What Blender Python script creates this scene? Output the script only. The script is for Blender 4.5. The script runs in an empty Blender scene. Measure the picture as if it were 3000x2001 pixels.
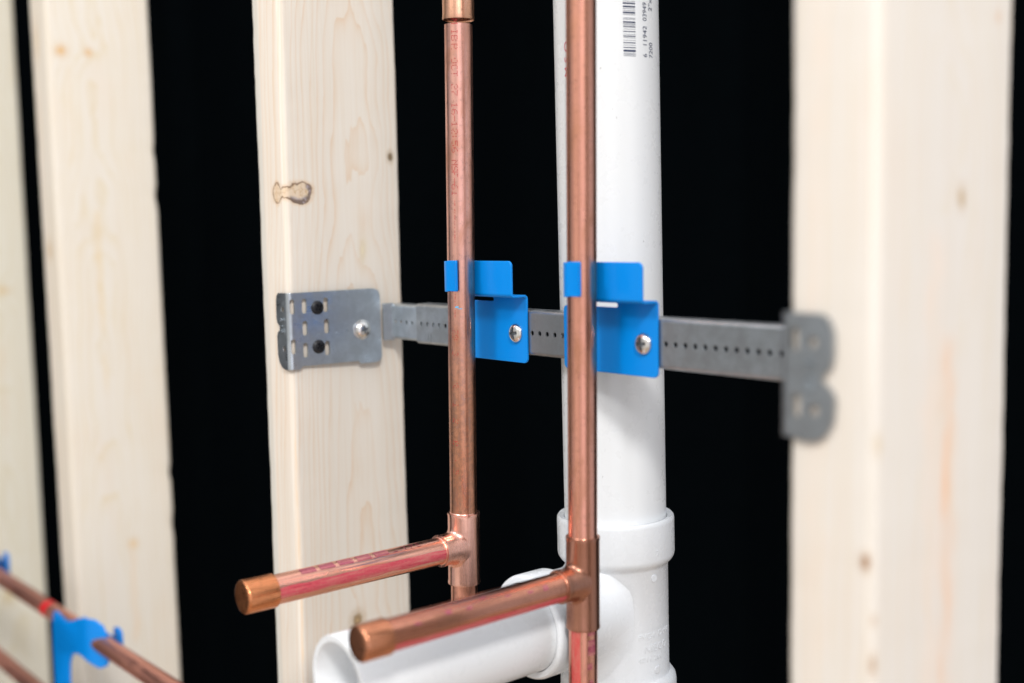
import bpy, bmesh, math, random
from mathutils import Vector, Matrix, noise
random.seed(7)
PI = math.pi
MM = 0.001
S = bpy.context.scene
COL = S.collection

# ------------------------------------------------------------------ camera
cam_d = bpy.data.cameras.new("camera"); cam = bpy.data.objects.new("camera", cam_d); COL.objects.link(cam)
cam_d.sensor_width = 36.0; cam_d.lens = 3345.09 / 3000 * 36
cam_d.clip_start = 0.01; cam_d.clip_end = 60
R3 = Vector((0.64003601, 0.76812754, -0.01827542)); U3 = Vector((-0.05991733, 0.07361038, 0.99548552)); F3 = Vector((-0.7660051, 0.63605157, -0.09313744))
m = Matrix((R3, U3, -F3)).transposed().to_4x4(); m.translation = Vector((0.635246, -0.347299, 0.055647))
cam.matrix_world = m
cam_d.dof.use_dof = True; cam_d.dof.focus_distance = 0.655; cam_d.dof.aperture_fstop = 3.3
cam_d.dof.aperture_blades = 0
S.camera = cam

# ------------------------------------------------------------------ world and lamps
W = bpy.data.worlds.new("World"); S.world = W; W.use_nodes = True
nt = W.node_tree; nt.nodes.clear()
def wn(t, **k):
    n = nt.nodes.new(t)
    for a, b in k.items(): setattr(n, a, b)
    return n
tc = wn('ShaderNodeTexCoord'); sx = wn('ShaderNodeSeparateXYZ'); nt.links.new(tc.outputs['Generated'], sx.inputs[0])
at = wn('ShaderNodeMath', operation='ARCTAN2'); nt.links.new(sx.outputs['Y'], at.inputs[0]); nt.links.new(sx.outputs['X'], at.inputs[1])
mr = wn('ShaderNodeMapRange'); mr.inputs[1].default_value = -PI; mr.inputs[2].default_value = PI; nt.links.new(at.outputs[0], mr.inputs[0])
rp = wn('ShaderNodeValToRGB'); nt.links.new(mr.outputs[0], rp.inputs[0])
def az(d): return (d + 180) / 360
cr = rp.color_ramp
stops = [(-180, (.27, .28, .29)), (-150, (.36, .385, .41)), (-118, (.34, .345, .35)), (-98, (.62, .60, .56)), (-80, (.66, .63, .59)),
         (-66, (.50, .48, .46)), (-54, (.54, .52, .53)), (-44, (.84, .83, .89)), (-2, (.82, .82, .88)), (10, (.52, .52, .54)), (34, (.42, .47, .54)), (60, (.36, .39, .43)), (95, (.22, .22, .22)), (179, (.2, .2, .2))]
cr.elements[0].position = az(stops[0][0]); cr.elements[0].color = (*stops[0][1], 1)
cr.elements[1].position = az(stops[-1][0]); cr.elements[1].color = (*stops[-1][1], 1)
for d, c in stops[1:-1]:
    e = cr.elements.new(az(d)); e.color = (*c, 1)
mz = wn('ShaderNodeMapRange'); mz.interpolation_type = 'SMOOTHSTEP'
mz.inputs[1].default_value = 0.25; mz.inputs[2].default_value = 0.75; nt.links.new(sx.outputs['Z'], mz.inputs[0])
mxw = wn('ShaderNodeMix', data_type='RGBA'); nt.links.new(mz.outputs[0], mxw.inputs['Factor']); nt.links.new(rp.outputs[0], mxw.inputs[6])
mxw.inputs[7].default_value = (.95, .96, 1.0, 1)
mb = wn('ShaderNodeMapRange'); mb.interpolation_type = 'SMOOTHSTEP'
mb.inputs[1].default_value = -0.2; mb.inputs[2].default_value = -0.6; nt.links.new(sx.outputs['Z'], mb.inputs[0])
mxv = wn('ShaderNodeMix', data_type='RGBA'); nt.links.new(mb.outputs[0], mxv.inputs['Factor']); nt.links.new(mxw.outputs[2], mxv.inputs[6])
mxv.inputs[7].default_value = (.42, .33, .25, 1)
bg = wn('ShaderNodeBackground'); bg.inputs[1].default_value = 0.98; nt.links.new(mxv.outputs[2], bg.inputs[0])
wo = wn('ShaderNodeOutputWorld'); nt.links.new(bg.outputs[0], wo.inputs[0])

TARGET = Vector((0.14, 0.05, 0.0))
def area(name, d, dist, size, energy, col):
    l = bpy.data.lights.new(name, 'AREA'); l.shape = 'RECTANGLE'; l.size = size[0]; l.size_y = size[1]; l.energy = energy; l.color = col
    o = bpy.data.objects.new(name, l); COL.objects.link(o)
    v = Vector(d).normalized(); o.location = TARGET + v * dist
    o.rotation_euler = v.to_track_quat('Z', 'Y').to_euler(); return o
area("key_softbox", (.67, -.42, .62), 2.2, (.30, .30), 20, (1, .985, .96))
area("front_softbox", (-.02, -.76, .65), 2.2, (.36, .30), 12, (1, .99, .98))

S.view_settings.view_transform = 'Standard'; S.view_settings.look = 'None'
S.view_settings.exposure = 0.47; S.view_settings.gamma = 1
S.view_settings.use_curve_mapping = False
S.cycles.max_bounces = 10; S.cycles.caustics_reflective = False; S.cycles.caustics_refractive = False

# ------------------------------------------------------------------ node material helpers
class NT:
    def __init__(s, name):
        s.mat = bpy.data.materials.new(name); s.mat.use_nodes = True
        s.t = s.mat.node_tree; s.b = s.t.nodes['Principled BSDF']
        s.out = s.t.nodes['Material Output']
    def n(s, t, **k):
        x = s.t.nodes.new(t)
        for a, b in k.items(): setattr(x, a, b)
        return x
    def put(s, sock, v):
        if isinstance(v, (int, float)): sock.default_value = v
        elif isinstance(v, (tuple, list)): sock.default_value = tuple(v) if len(v) == len(sock.default_value) else (*v, 1)
        else: s.t.links.new(v, sock)
    def m(s, op, a, b=0.0, c=0.0, clamp=False):
        x = s.n('ShaderNodeMath', operation=op); x.use_clamp = clamp
        s.put(x.inputs[0], a); s.put(x.inputs[1], b); s.put(x.inputs[2], c); return x.outputs[0]
    def coord(s):
        x = s.n('ShaderNodeTexCoord'); sp = s.n('ShaderNodeSeparateXYZ'); s.t.links.new(x.outputs['Object'], sp.inputs[0])
        return [s.m('MULTIPLY', sp.outputs[i], 1000.0) for i in range(3)]
    def vec(s, x, y, z):
        c = s.n('ShaderNodeCombineXYZ'); s.put(c.inputs[0], x); s.put(c.inputs[1], y); s.put(c.inputs[2], z); return c.outputs[0]
    def noise(s, v, scale=1.0, detail=3.0, rough=.5, dist=0.0):
        x = s.n('ShaderNodeTexNoise'); s.put(x.inputs['Vector'], v); x.inputs['Scale'].default_value = scale
        x.inputs['Detail'].default_value = detail; x.inputs['Roughness'].default_value = rough; x.inputs['Distortion'].default_value = dist
        return x.outputs[0]
    def rng(s, v, a, b, c=0.0, d=1.0, smooth=True):
        x = s.n('ShaderNodeMapRange'); x.interpolation_type = 'SMOOTHSTEP' if smooth else 'LINEAR'
        s.put(x.inputs[0], v); x.inputs[1].default_value = a; x.inputs[2].default_value = b; s.put(x.inputs[3], c); s.put(x.inputs[4], d)
        return x.outputs[0]
    def mix(s, f, a, b, mode='MIX'):
        x = s.n('ShaderNodeMix', data_type='RGBA', blend_type=mode); s.put(x.inputs[0], f); s.put(x.inputs[6], a); s.put(x.inputs[7], b); return x.outputs[2]
    def bump(s, h, strength=.2, dist=.0003):
        x = s.n('ShaderNodeBump'); s.put(x.inputs['Height'], h); x.inputs['Strength'].default_value = strength; x.inputs['Distance'].default_value = dist
        s.t.links.new(x.outputs[0], s.b.inputs['Normal'])
    def set(s, **k):
        for a, v in k.items(): s.put(s.b.inputs[a.replace('_', ' ')], v)

def wood(name, seed, base, line, knots=(), streaks=(), dumbbell=False, pith=(55, 26), tilt=.055, grey=()):
    N = NT(name); x, y, z = N.coord()
    sd = seed * 37.1
    t = N.m('ADD', x, y)                                    # unfolded width round the arris
    big = N.noise(N.vec(sd, N.m('MULTIPLY', y, .004), N.m('MULTIPLY', z, .006)), 1.0, 2)
    wob = N.m('MULTIPLY', N.m('SUBTRACT', big, .5), 30.0)
    fine = N.noise(N.vec(N.m('MULTIPLY', x, .10), N.m('MULTIPLY', y, .10), N.m('ADD', N.m('MULTIPLY', z, .012), sd)), 1.0, 3)
    wob2 = N.m('MULTIPLY', N.m('SUBTRACT', fine, .5), 5.0)
    # knots push the rings aside
    push = 0.0
    for (kt, kz, rt, rz, st, kc) in knots:
        a = N.m('DIVIDE', N.m('SUBTRACT', t, kt), rt * 3.0); b = N.m('DIVIDE', N.m('SUBTRACT', z, kz), rz * 4.5)
        q = N.m('ADD', N.m('MULTIPLY', a, a), N.m('MULTIPLY', b, b))
        push = N.m('ADD', push, N.m('MULTIPLY', N.m('EXPONENT', N.m('MULTIPLY', q, -1.0)), rt * .9))
    dy = N.m('ADD', N.m('SUBTRACT', y, pith[0]), N.m('MULTIPLY', wob, .35)); dx = N.m('ADD', N.m('SUBTRACT', x, pith[1]), N.m('SUBTRACT', N.m('MULTIPLY', z, -tilt), wob))
    r = N.m('SQRT', N.m('ADD', N.m('MULTIPLY', dx, dx), N.m('MULTIPLY', dy, dy)))
    r = N.m('ADD', N.m('ADD', r, wob2), push)
    rw = N.m('ADD', r, N.m('MULTIPLY', N.noise(N.vec(r, sd, 0.0), .12, 1), 9.0))
    fr = N.m('FRACT', N.m('DIVIDE', rw, 3.4))
    ring = N.m('POWER', fr, 4.5)
    ring = N.m('MULTIPLY', ring, N.rng(fr, .97, 1.0, 1, 0))
    fib = N.noise(N.vec(N.m('MULTIPLY', x, 1.3), N.m('MULTIPLY', y, 1.3), N.m('ADD', N.m('MULTIPLY', z, .012), sd)), 1.0, 5, .6)
    fib2 = N.noise(N.vec(N.m('MULTIPLY', x, .35), N.m('MULTIPLY', y, .35), N.m('ADD', N.m('MULTIPLY', z, .004), sd * 2)), 1.0, 3, .5)
    blot = N.noise(N.vec(N.m('MULTIPLY', x, .04), N.m('MULTIPLY', y, .04), N.m('ADD', N.m('MULTIPLY', z, .012), sd)), 1.0, 3)
    col = N.mix(N.m('MULTIPLY', ring, N.rng(blot, .25, .7, .22, .85)), base, line)
    col = N.mix(N.rng(fib, .42, .72, 0, .42), col, tuple(c * k for c, k in zip(base, (.92, .85, .76))))
    col = N.mix(N.rng(fib2, .5, .75, 0, .45), col, tuple(c * k for c, k in zip(base, (.94, .88, .80))))
    col = N.mix(N.rng(blot, .5, .8, 0, .35), col, tuple(c * k for c, k in zip(base, (1.0, .90, .82))))
    for (g0, g1, ga, gc) in grey:                            # weathered strip
        col = N.mix(N.m('MULTIPLY', N.m('MULTIPLY', N.rng(t, g0 - 3, g0), N.rng(t, g1, g1 + 3, 1, 0)), ga), col, gc)
    for (st_t, z0, z1, w_, a_, c_) in streaks:
        off = N.m('MULTIPLY', N.m('SUBTRACT', N.noise(N.vec(sd, 3.0, N.m('MULTIPLY', z, .03)), 1.0, 3), .5), w_ * 1.8)
        d = N.m('ABSOLUTE', N.m('SUBTRACT', N.m('ADD', t, off), st_t))
        f = N.m('MULTIPLY', N.rng(d, 0, w_, 1, 0), N.m('MULTIPLY', N.rng(z, z0, z0 + 12), N.rng(z, z1 - 12, z1, 1, 0)))
        f = N.m('MULTIPLY', f, N.rng(N.noise(N.vec(N.m('MULTIPLY', t, .2), 0.0, N.m('MULTIPLY', z, .04)), 1.0, 3), .25, .7, .2, 1))
        col = N.mix(N.m('MULTIPLY', f, a_), col, c_)
    kn = N.m('MULTIPLY', N.m('SUBTRACT', N.noise(N.vec(N.m('MULTIPLY', t, .35), sd, N.m('MULTIPLY', z, .35)), 1.0, 4, .6), .5), 1.0)
    for (kt, kz, rt, rz, st, kc) in knots:
        a = N.m('DIVIDE', N.m('SUBTRACT', t, kt), rt); b = N.m('DIVIDE', N.m('SUBTRACT', z, kz), rz)
        q = N.m('ADD', N.m('SQRT', N.m('ADD', N.m('MULTIPLY', a, a), N.m('MULTIPLY', b, b))), N.m('MULTIPLY', kn, .7))
        col = N.mix(N.rng(q, .8, 2.2, st * .45, 0), col, tuple(.5 * (u + v) for u, v in zip(kc, (.62, .42, .22))))
        col = N.mix(N.rng(q, .55, 1.05, st, 0), col, kc)
        col = N.mix(N.rng(q, .15, .4, st * .5, 0), col, tuple(min(1, c * 1.9) for c in kc))
    if dumbbell:
        def ell(ct, cz, rt, rz):
            a = N.m('DIVIDE', N.m('SUBTRACT', t, ct), rt); b = N.m('DIVIDE', N.m('SUBTRACT', z, cz), rz)
            return N.m('MULTIPLY', N.m('SUBTRACT', N.m('SQRT', N.m('ADD', N.m('MULTIPLY', a, a), N.m('MULTIPLY', b, b))), 1.0), min(rt, rz))
        d1 = ell(-9.4, 83.9, 5.6, 6.0); d2 = ell(10.6, 83.9, 8.0, 6.6); d3 = ell(-1.0, 84.6, 7.5, 3.4)
        sm = N.n('ShaderNodeMath', operation='SMOOTH_MIN'); N.put(sm.inputs[0], d1); N.put(sm.inputs[1], d3); sm.inputs[2].default_value = 2.0
        sn = N.n('ShaderNodeMath', operation='SMOOTH_MIN'); N.put(sn.inputs[0], sm.outputs[0]); N.put(sn.inputs[1], d2); sn.inputs[2].default_value = 2.0
        kn2 = N.noise(N.vec(N.m('MULTIPLY', t, .13), 2.0, N.m('MULTIPLY', z, .13)), 1.0, 3, .6)
        d = N.m('ADD', sn.outputs[0], N.m('ADD', N.m('MULTIPLY', kn, 1.6), N.m('MULTIPLY', N.m('SUBTRACT', kn2, .5), 6.0)))
        col = N.mix(N.rng(d, .2, 3.0, .40, 0), col, (.62, .38, .18))
        col = N.mix(N.rng(d, -.6, .1, N.rng(kn2, .35, .65, .0, .22), 0), col, (.70, .58, .38))
        col = N.mix(N.m('MULTIPLY', N.rng(d, -.4, .0, 1, 0), N.rng(N.m('ABSOLUTE', N.m('SUBTRACT', kn2, .52)), 0, .035, .5, 0)), col, (.45, .27, .11))
        ad = N.m('ABSOLUTE', d)
        wd = N.rng(N.noise(N.vec(N.m('MULTIPLY', t, .16), 5.0, N.m('MULTIPLY', z, .16)), 1.0, 2), .3, .65, .45, 1.15)
        col = N.mix(N.m('MULTIPLY', N.rng(N.m('DIVIDE', ad, wd), .15, .85, 1, 0), .8), col, (.13, .065, .03))
        # dark resin crescent low on the wide end
        e1 = ell(9.4, 85.2, 6.6, 5.4)
        cres = N.m('MULTIPLY', N.m('MULTIPLY', N.rng(N.m('ADD', e1, N.m('MULTIPLY', kn, 5.0)), -1.2, .6), N.rng(d, -.5, .1, 1, 0)), N.rng(N.m('SUBTRACT', N.m('MULTIPLY', t, .7), N.m('SUBTRACT', z, 84.0)), 3.0, 7.0))
        col = N.mix(N.m('MULTIPLY', cres, .8), col, N.mix(N.rng(kn, -.05, .12), (.06, .035, .04), (.30, .27, .33)))
    N.set(Base_Color=col, Roughness=N.rng(fib, .3, .7, .5, .66))
    N.b.inputs['Specular IOR Level'].default_value = .15
    N.bump(N.m('ADD', N.m('MULTIPLY', fib, .7), N.m('MULTIPLY', ring, -.2)), .35, .00025)
    return N.mat

def copper(name, base, rough=.2, patina=.35, pat_col=(.42, .20, .10), axis=2, dull=0.0, low=None):
    N = NT(name); c = N.coord(); sc = [.9, .9, .9]; sc[axis] = .02
    st = N.noise(N.vec(*[N.m('MULTIPLY', c[i], sc[i]) for i in range(3)]), 1.0, 4, .65)
    s2 = [.055, .055, .055]; s2[axis] = .022
    pa = N.noise(N.vec(*[N.m('MULTIPLY', c[i], s2[i]) for i in range(3)]), 1.0, 4, .6, .6)
    s3 = [.35] * 3
    sp = N.noise(N.vec(*[N.m('MULTIPLY', c[i], s3[i]) for i in range(3)]), 1.0, 5, .7)
    sg = N.noise(N.vec(*[N.m('MULTIPLY', c[i], 1.6) for i in range(3)]), 1.0, 3, .7)
    col = N.mix(N.rng(pa, .44, .68, 0, patina), base, pat_col)
    if low:                                                 # the lower length has been handled and has oxidised
        zz = N.m('ADD', c[2], N.m('MULTIPLY', N.m('SUBTRACT', pa, .5), 160.0))
        col = N.mix(N.rng(zz, low[1], low[0], low[2], 0), col, N.mix(N.rng(sp, .38, .62), (.56, .25, .14), (.34, .165, .09)))
    col = N.mix(N.rng(sp, .52, .70, 0, min(1, patina * .9)), col, tuple(k * .58 for k in base))
    col = N.mix(N.rng(st, .5, .75, 0, .25), col, tuple(k * .75 for k in base))
    ro = N.m('ADD', N.m('ADD', N.rng(st, .3, .7, rough * .75, rough * 1.3), N.rng(pa, .4, .75, 0, .16)), dull)
    N.set(Base_Color=col, Metallic=1.0, Roughness=ro)
    N.bump(N.m('ADD', N.m('ADD', N.m('MULTIPLY', st, .6), N.m('MULTIPLY', sg, .35)), N.m('MULTIPLY', sp, .8)), .22, .0001)
    return N.mat

def ink_on_metal(name, colr, metal=.45, dots=False, axis=1):
    N = NT(name); c = N.coord(); sc = [.5, .5, .5]; sc[axis] = .05
    st = N.noise(N.vec(*[N.m('MULTIPLY', c[i], sc[i]) for i in range(3)]), 1.0, 4, .6)
    g = N.noise(N.vec(*[N.m('MULTIPLY', c[i], 1.2) for i in range(3)]), 1.0, 2, .6)
    col = N.mix(N.rng(st,   .42, .76, .02, .65), colr, (.72, .33, .26)); col = N.mix(N.rng(g, .45, .75, 0, .4), col, (.75, .35, .28))
    N.set(Base_Color=col, Metallic=metal, Roughness=N.rng(st, .3, .7, .26, .42))
    return N.mat

def simple(name, col, rough=.5, metal=0.0, spec=.5, coat=0.0, var=.0, bump=0.0, bscale=.5, sss=0.0, specks=False):
    N = NT(name); c = N.coord()
    n1 = N.noise(N.vec(*[N.m('MULTIPLY', k, bscale) for k in c]), 1.0, 4, .6)
    n2 = N.noise(N.vec(*[N.m('MULTIPLY', k, .03) for k in c]), 1.0, 4, .6)
    N.set(Base_Color=N.mix(N.rng(n2, .35, .7, 0, var), col, tuple(k * .6 for k in col)), Roughness=N.rng(n1, .3, .7, rough * .85, rough * 1.15), Metallic=metal)
    N.b.inputs['Specular IOR Level'].default_value = spec; N.b.inputs['Coat Weight'].default_value = coat; N.b.inputs['Coat Roughness'].default_value = .12
    if sss: N.b.inputs['Subsurface Weight'].default_value = sss; N.b.inputs['Subsurface Radius'].default_value = (.002, .0018, .0015); N.b.inputs['Subsurface Scale'].default_value = 1
    if specks:
        v1 = N.noise(N.vec(N.m('MULTIPLY', c[0], .9), N.m('MULTIPLY', c[1], .9), N.m('MULTIPLY', c[2], .35)), 1.0, 1, .5)
        v2 = N.noise(N.vec(*[N.m('MULTIPLY', k, .05) for k in c]), 1.0, 2, .5)
        f = N.m('MULTIPLY', N.rng(v1, .775, .81), N.rng(v2, .5, .6))
        old = N.b.inputs['Base Color'].links[0].from_socket
        N.set(Base_Color=N.mix(N.m('MULTIPLY', f, .75), old, (.16, .15, .13)))
    if bump: N.bump(n1, bump, .0001)
    return N.mat

def galv(name, col=(.53, .58, .62), rough=.36):
    N = NT(name); c = N.coord()
    a = N.noise(N.vec(*[N.m('MULTIPLY', k, .09) for k in c]), 1.0, 4, .6)
    b = N.noise(N.vec(N.m('MULTIPLY', c[0], .25), N.m('MULTIPLY', c[1], .25), N.m('MULTIPLY', c[2], 1.2)), 1.0, 4, .7)
    g = N.noise(N.vec(*[N.m('MULTIPLY', k, 2.6) for k in c]), 1.0, 2, .6)
    s1 = N.mix(N.rng(a, .35, .65, 0, .8), col, tuple(k * .72 for k in col))
    s1 = N.mix(N.rng(g, .5, .8, 0, .3), s1, tuple(min(1, k * 1.25) for k in col))
    N.set(Base_Color=s1, Metallic=.95, Roughness=N.m('ADD', N.rng(a, .3, .7, rough * .8, rough * 1.2), N.rng(b, .4, .7, -.03, .06)))
    N.bump(N.m('ADD', g, N.m('MULTIPLY', b, .5)), .14, .0001)
    return N.mat

PINE = (.755, .695, .615)
M = {}
M['wood_mid'] = wood('pine_with_double_knot', 1, PINE, (.69, .49, .32),
    knots=[(77.4, 108.5, 2.2, 3.2, .9, (.16, .11, .06)), (41.8, -198.0, 4.2, 5.4, .9, (.30, .20, .10)), (54, 47, 2.4, 10, .25, (.62, .48, .22))],
    streaks=[(.5, -220, -64, 1.8, .55, (.80, .54, .30)), (57, 40, 62, 3, .3, (.66, .55, .30))], dumbbell=True, grey=[(-34, -28, .5, (.56, .57, .53))])
M['wood_left'] = wood('pine_knotty_pale', 2, (.715, .665, .585), (.64, .52, .30),
    knots=[(12, 227, 5.5, 5, .62, (.62, .36, .13)), (39, 226.5, 3.8, 4, .6, (.62, .36, .13)), (-28, 236, 5, 18, .3, (.6, .42, .22)), (61, -229, 5, 5, .4, (.68, .42, .17)), (-24, 49, 5, 9, .45, (.50, .33, .15)), (37, 66, 5, 8, .2, (.6, .46, .25))],
    streaks=[(40, -30, 90, 6, .55, (.70, .52, .26)), (41, -90, -40, 4, .4, (.70, .52, .28)), (60, -330, -230, 6, .4, (.74, .50, .28)), (-30, -380, 260, 5, .28, (.78, .58, .44)), (18, 120, 220, 6, .3, (.70, .56, .36))], tilt=.03, pith=(30, 34))
M['wood_far'] = wood('pine_greenish_pale', 3, (.715, .68, .575), (.62, .53, .32),
    knots=[(59, 0, 8, 5, .5, (.62, .43, .18)), (45, -372, 8, 10, .4, (.50, .38, .16))], streaks=[(54, -180, -60, 5, .45, (.68, .48, .28))], tilt=.02, pith=(50, 40))
M['wood_right'] = wood('pine_with_orange_streak', 4, (.705, .665, .61), (.68, .60, .46),
    knots=[(54.2, 66.2, 2.4, 4.2, .65, (.40, .27, .12)), (-3.2, -62.2, 2.0, 3.0, .85, (.26, .12, .05)), (1.0, -83, 1.6, 2.4, .35, (.40, .26, .16)), (0.5, -99.5, 1.8, 3.6, .6, (.34, .21, .12)), (2.0, -20, 2.2, 4, .35, (.5, .4, .25)), (78, 134, 2.0, 2.4, .3, (.62, .36, .22))],
    streaks=[(47.5, -180, 20, 9.0, .6, (.78, .50, .32)), (46.3, -60, -14, 3.2, .5, (.82, .42, .20)), (36, -190, 60, 10, .35, (.84, .64, .50)), (-1.0, -190, 20, 4, .35, (.55, .52, .46)), (-25, -190, 190, 8, .25, (.80, .62, .48))], tilt=.02, pith=(45, 30))
M['copper_l'] = copper('copper_bright_pipe', (.84, .46, .385), .27, .80, (.48, .21, .12), low=(70, -70, .85))
M['copper_r'] = copper('copper_warm_pipe', (.79, .37, .27), .25, .6, (.48, .22, .12))
M['copper_stub'] = copper('copper_stub_pipe', (.86, .44, .33), .23, .4, (.50, .27, .18), axis=1)
M['copper_stub_dark'] = copper('copper_tarnished_stub', (.62, .27, .18), .25, .6, (.30, .15, .09), axis=1)
M['copper_tee'] = copper('copper_pink_fitting', (.88, .48, .38), .23, .35, (.72, .40, .30))
M['copper_tee_dark'] = copper('copper_brown_fitting', (.43, .20, .135), .29, .3, (.34, .19, .11))
M['copper_cap'] = copper('copper_orange_cap', (.74, .29, .13), .27, .9, (.40, .16, .07), axis=1)
M['copper_cap_dark'] = copper('copper_dark_cap', (.64, .27, .15), .26, .8, (.32, .14, .08), axis=1)
M['copper_far'] = copper('copper_far_pipe', (.72, .34, .26), .42, .2, axis=0)
M['red_ink'] = ink_on_metal('red_band_ink', (.68, .075, .11), .45)
M['red_ink_v'] = ink_on_metal('red_band_ink_upright', (.74, .085, .08), .4, axis=2)
M['magenta_ink'] = ink_on_metal('magenta_block_ink', (.42, .09, .14), .6)
M['dot_ink'] = simple('red_dot_ink', (.46, .015, .02), .6)
M['red_mark'] = simple('red_marker', (.58, .006, .012), .5)
M['blue'] = simple('blue_painted_steel', (.0, .24, .74), .36, coat=.12, spec=.25, bump=.03, bscale=.35)
M['scuff'] = simple('blue_paint_scuff', (.10, .42, .66), .5)
M['galv'] = galv('galvanised_steel')
M['galv_d'] = galv('galvanised_steel_grey', (.42, .445, .465), .38)
M['zinc'] = simple('zinc_screw', (.80, .79, .77), .2, 1.0, var=.2, bump=.1, bscale=.5)
M['recess'] = simple('shaded_screw_recess', (.20, .22, .24), .45, .8)  # shade inside the cross recess, painted in as a darker metal
M['black_screw'] = simple('black_phosphate_screw', (.012, .013, .016), .42, .3, var=.2, bump=.3)
M['pvc'] = simple('white_pvc', (.775, .79, .80), .30, spec=.5, var=.012, bump=.012, bscale=.12, sss=.06, specks=True)
M['pvc_fit'] = simple('white_pvc_fitting', (.77, .79, .81), .27, spec=.5, var=.012, bump=.012, bscale=.12, sss=.06)
M['pvc_in'] = simple('white_pvc_bore', (.76, .77, .77), .5, var=.05)
M['print'] = simple('navy_print', (.018, .030, .085), .45, var=.5)
M['print_red'] = simple('red_print', (.62, .10, .14), .5)
M['speck'] = simple('dirt_speck', (.12, .11, .09), .8)
M['cloth'] = simple('black_cloth', (.0014, .0022, .0028), 1.0, spec=.0, var=.3, bump=.2, bscale=.8)

# ------------------------------------------------------------------ object helpers
def link(name, me, mat, parent=None, smooth=True, angle=40):
    o = bpy.data.objects.new(name, me); COL.objects.link(o)
    if mat: me.materials.append(mat)
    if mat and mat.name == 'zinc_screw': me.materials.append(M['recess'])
    if mat and mat.name == 'black_phosphate_screw': me.materials.append(mat)
    if smooth:
        for p in me.polygons: p.use_smooth = True
        try: me.set_sharp_from_angle(angle=math.radians(angle))
        except Exception: pass
    if parent: o.parent = parent
    return o
def from_bm(name, bm, mat, parent=None, loc=None, smooth=True, angle=40, wn_=False):
    """bm in millimetres, in the parent's local frame (or world when loc is the object's origin)"""
    off = Vector(loc) if loc else Vector((0, 0, 0))
    for v in bm.verts: v.co = (v.co - off) * MM
    bmesh.ops.recalc_face_normals(bm, faces=bm.faces)
    me = bpy.data.meshes.new(name); bm.to_mesh(me); bm.free()
    o = link(name, me, mat, parent, smooth, angle)
    o.location = off * MM
    if wn_:
        w_ = o.modifiers.new('normals', 'WEIGHTED_NORMAL'); w_.keep_sharp = True; w_.weight = 100
    return o
def tag(o, label=None, cat=None, group=None, kind=None):
    if label: o['label'] = label
    if cat: o['category'] = cat
    if group: o['group'] = group
    if kind: o['kind'] = kind
    return o
def empty(name, loc, rot=(0, 0, 0)):
    o = bpy.data.objects.new(name, None); COL.objects.link(o); o.location = Vector(loc) * MM; o.rotation_euler = rot; o.empty_display_size = .02
    return o
def lathe(bm, prof, org=(0, 0, 0), axis='Z', seg=64, close=False):
    """prof: list of (radius, height)."""
    rings = []
    for r, h in prof:
        if r < 1e-6:
            rings.append([bm.verts.new(place(0, 0, h, org, axis))]); continue
        rings.append([bm.verts.new(place(r * math.cos(2 * PI * k / seg), r * math.sin(2 * PI * k / seg), h, org, axis)) for k in range(seg)])
    prs = list(zip(rings, rings[1:])) + ([(rings[-1], rings[0])] if close else [])
    for a, b in prs:
        for k in range(seg):
            l = (k + 1) % seg
            if len(a) == 1 and len(b) == 1: continue
            if len(a) == 1: bm.faces.new((a[0], b[k], b[l]))
            elif len(b) == 1: bm.faces.new((a[k], a[l], b[0]))
            else: bm.faces.new((a[k], a[l], b[l], b[k]))
def place(u, v, h, org, axis):
    if axis == 'Z': p = (u, v, h)
    elif axis == 'Y': p = (u, h, v)
    else: p = (h, u, v)
    return Vector(p) + Vector(org)
def wave_tube(bm, r, z0, z1, org, axis='Z', seg=64, step=8, jit=.03):
    """long pipe with a hair of waviness so its reflections are not perfectly straight"""
    n = max(2, int(abs(z1 - z0) / step)); prof = []
    rings = []
    for i in range(n + 1):
        h = z0 + (z1 - z0) * i / n; ring = []
        for k in range(seg):
            a = 2 * PI * k / seg
            rr = r + jit * noise.noise(Vector((math.cos(a) * .8 + org[0], math.sin(a) * .8, h * .02)))
            ring.append(bm.verts.new(place(rr * math.cos(a), rr * math.sin(a), h, org, axis)))
        rings.append(ring)
    for a, b in zip(rings, rings[1:]):
        for k in range(seg):
            l = (k + 1) % seg; bm.faces.new((a[k], a[l], b[l], b[k]))
    bm.faces.new(rings[0][::-1]); bm.faces.new(rings[-1])
def rrect(x0, y0, x1, y1, r, n=6):
    rs = r if isinstance(r, (list, tuple)) else [r] * 4          # bl, br, tr, tl
    cs = [(x0, y0, 1, 1, 180), (x1, y0, -1, 1, 270), (x1, y1, -1, -1, 0), (x0, y1, 1, -1, 90)]; out = []
    for (cx, cy, sx_, sy_, a0), rr in zip(cs, rs):
        if rr <= 0: out.append((cx, cy)); continue
        for i in range(n + 1):
            a = math.radians(a0 + 90 * i / n); out.append((cx + sx_ * rr + rr * math.cos(a), cy + sy_ * rr + rr * math.sin(a)))
    return out
def circ(cx, cy, r, n=16, ry=None):
    return [(cx + r * math.cos(2 * PI * k / n), cy + (ry or r) * math.sin(2 * PI * k / n)) for k in range(n)]
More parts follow.
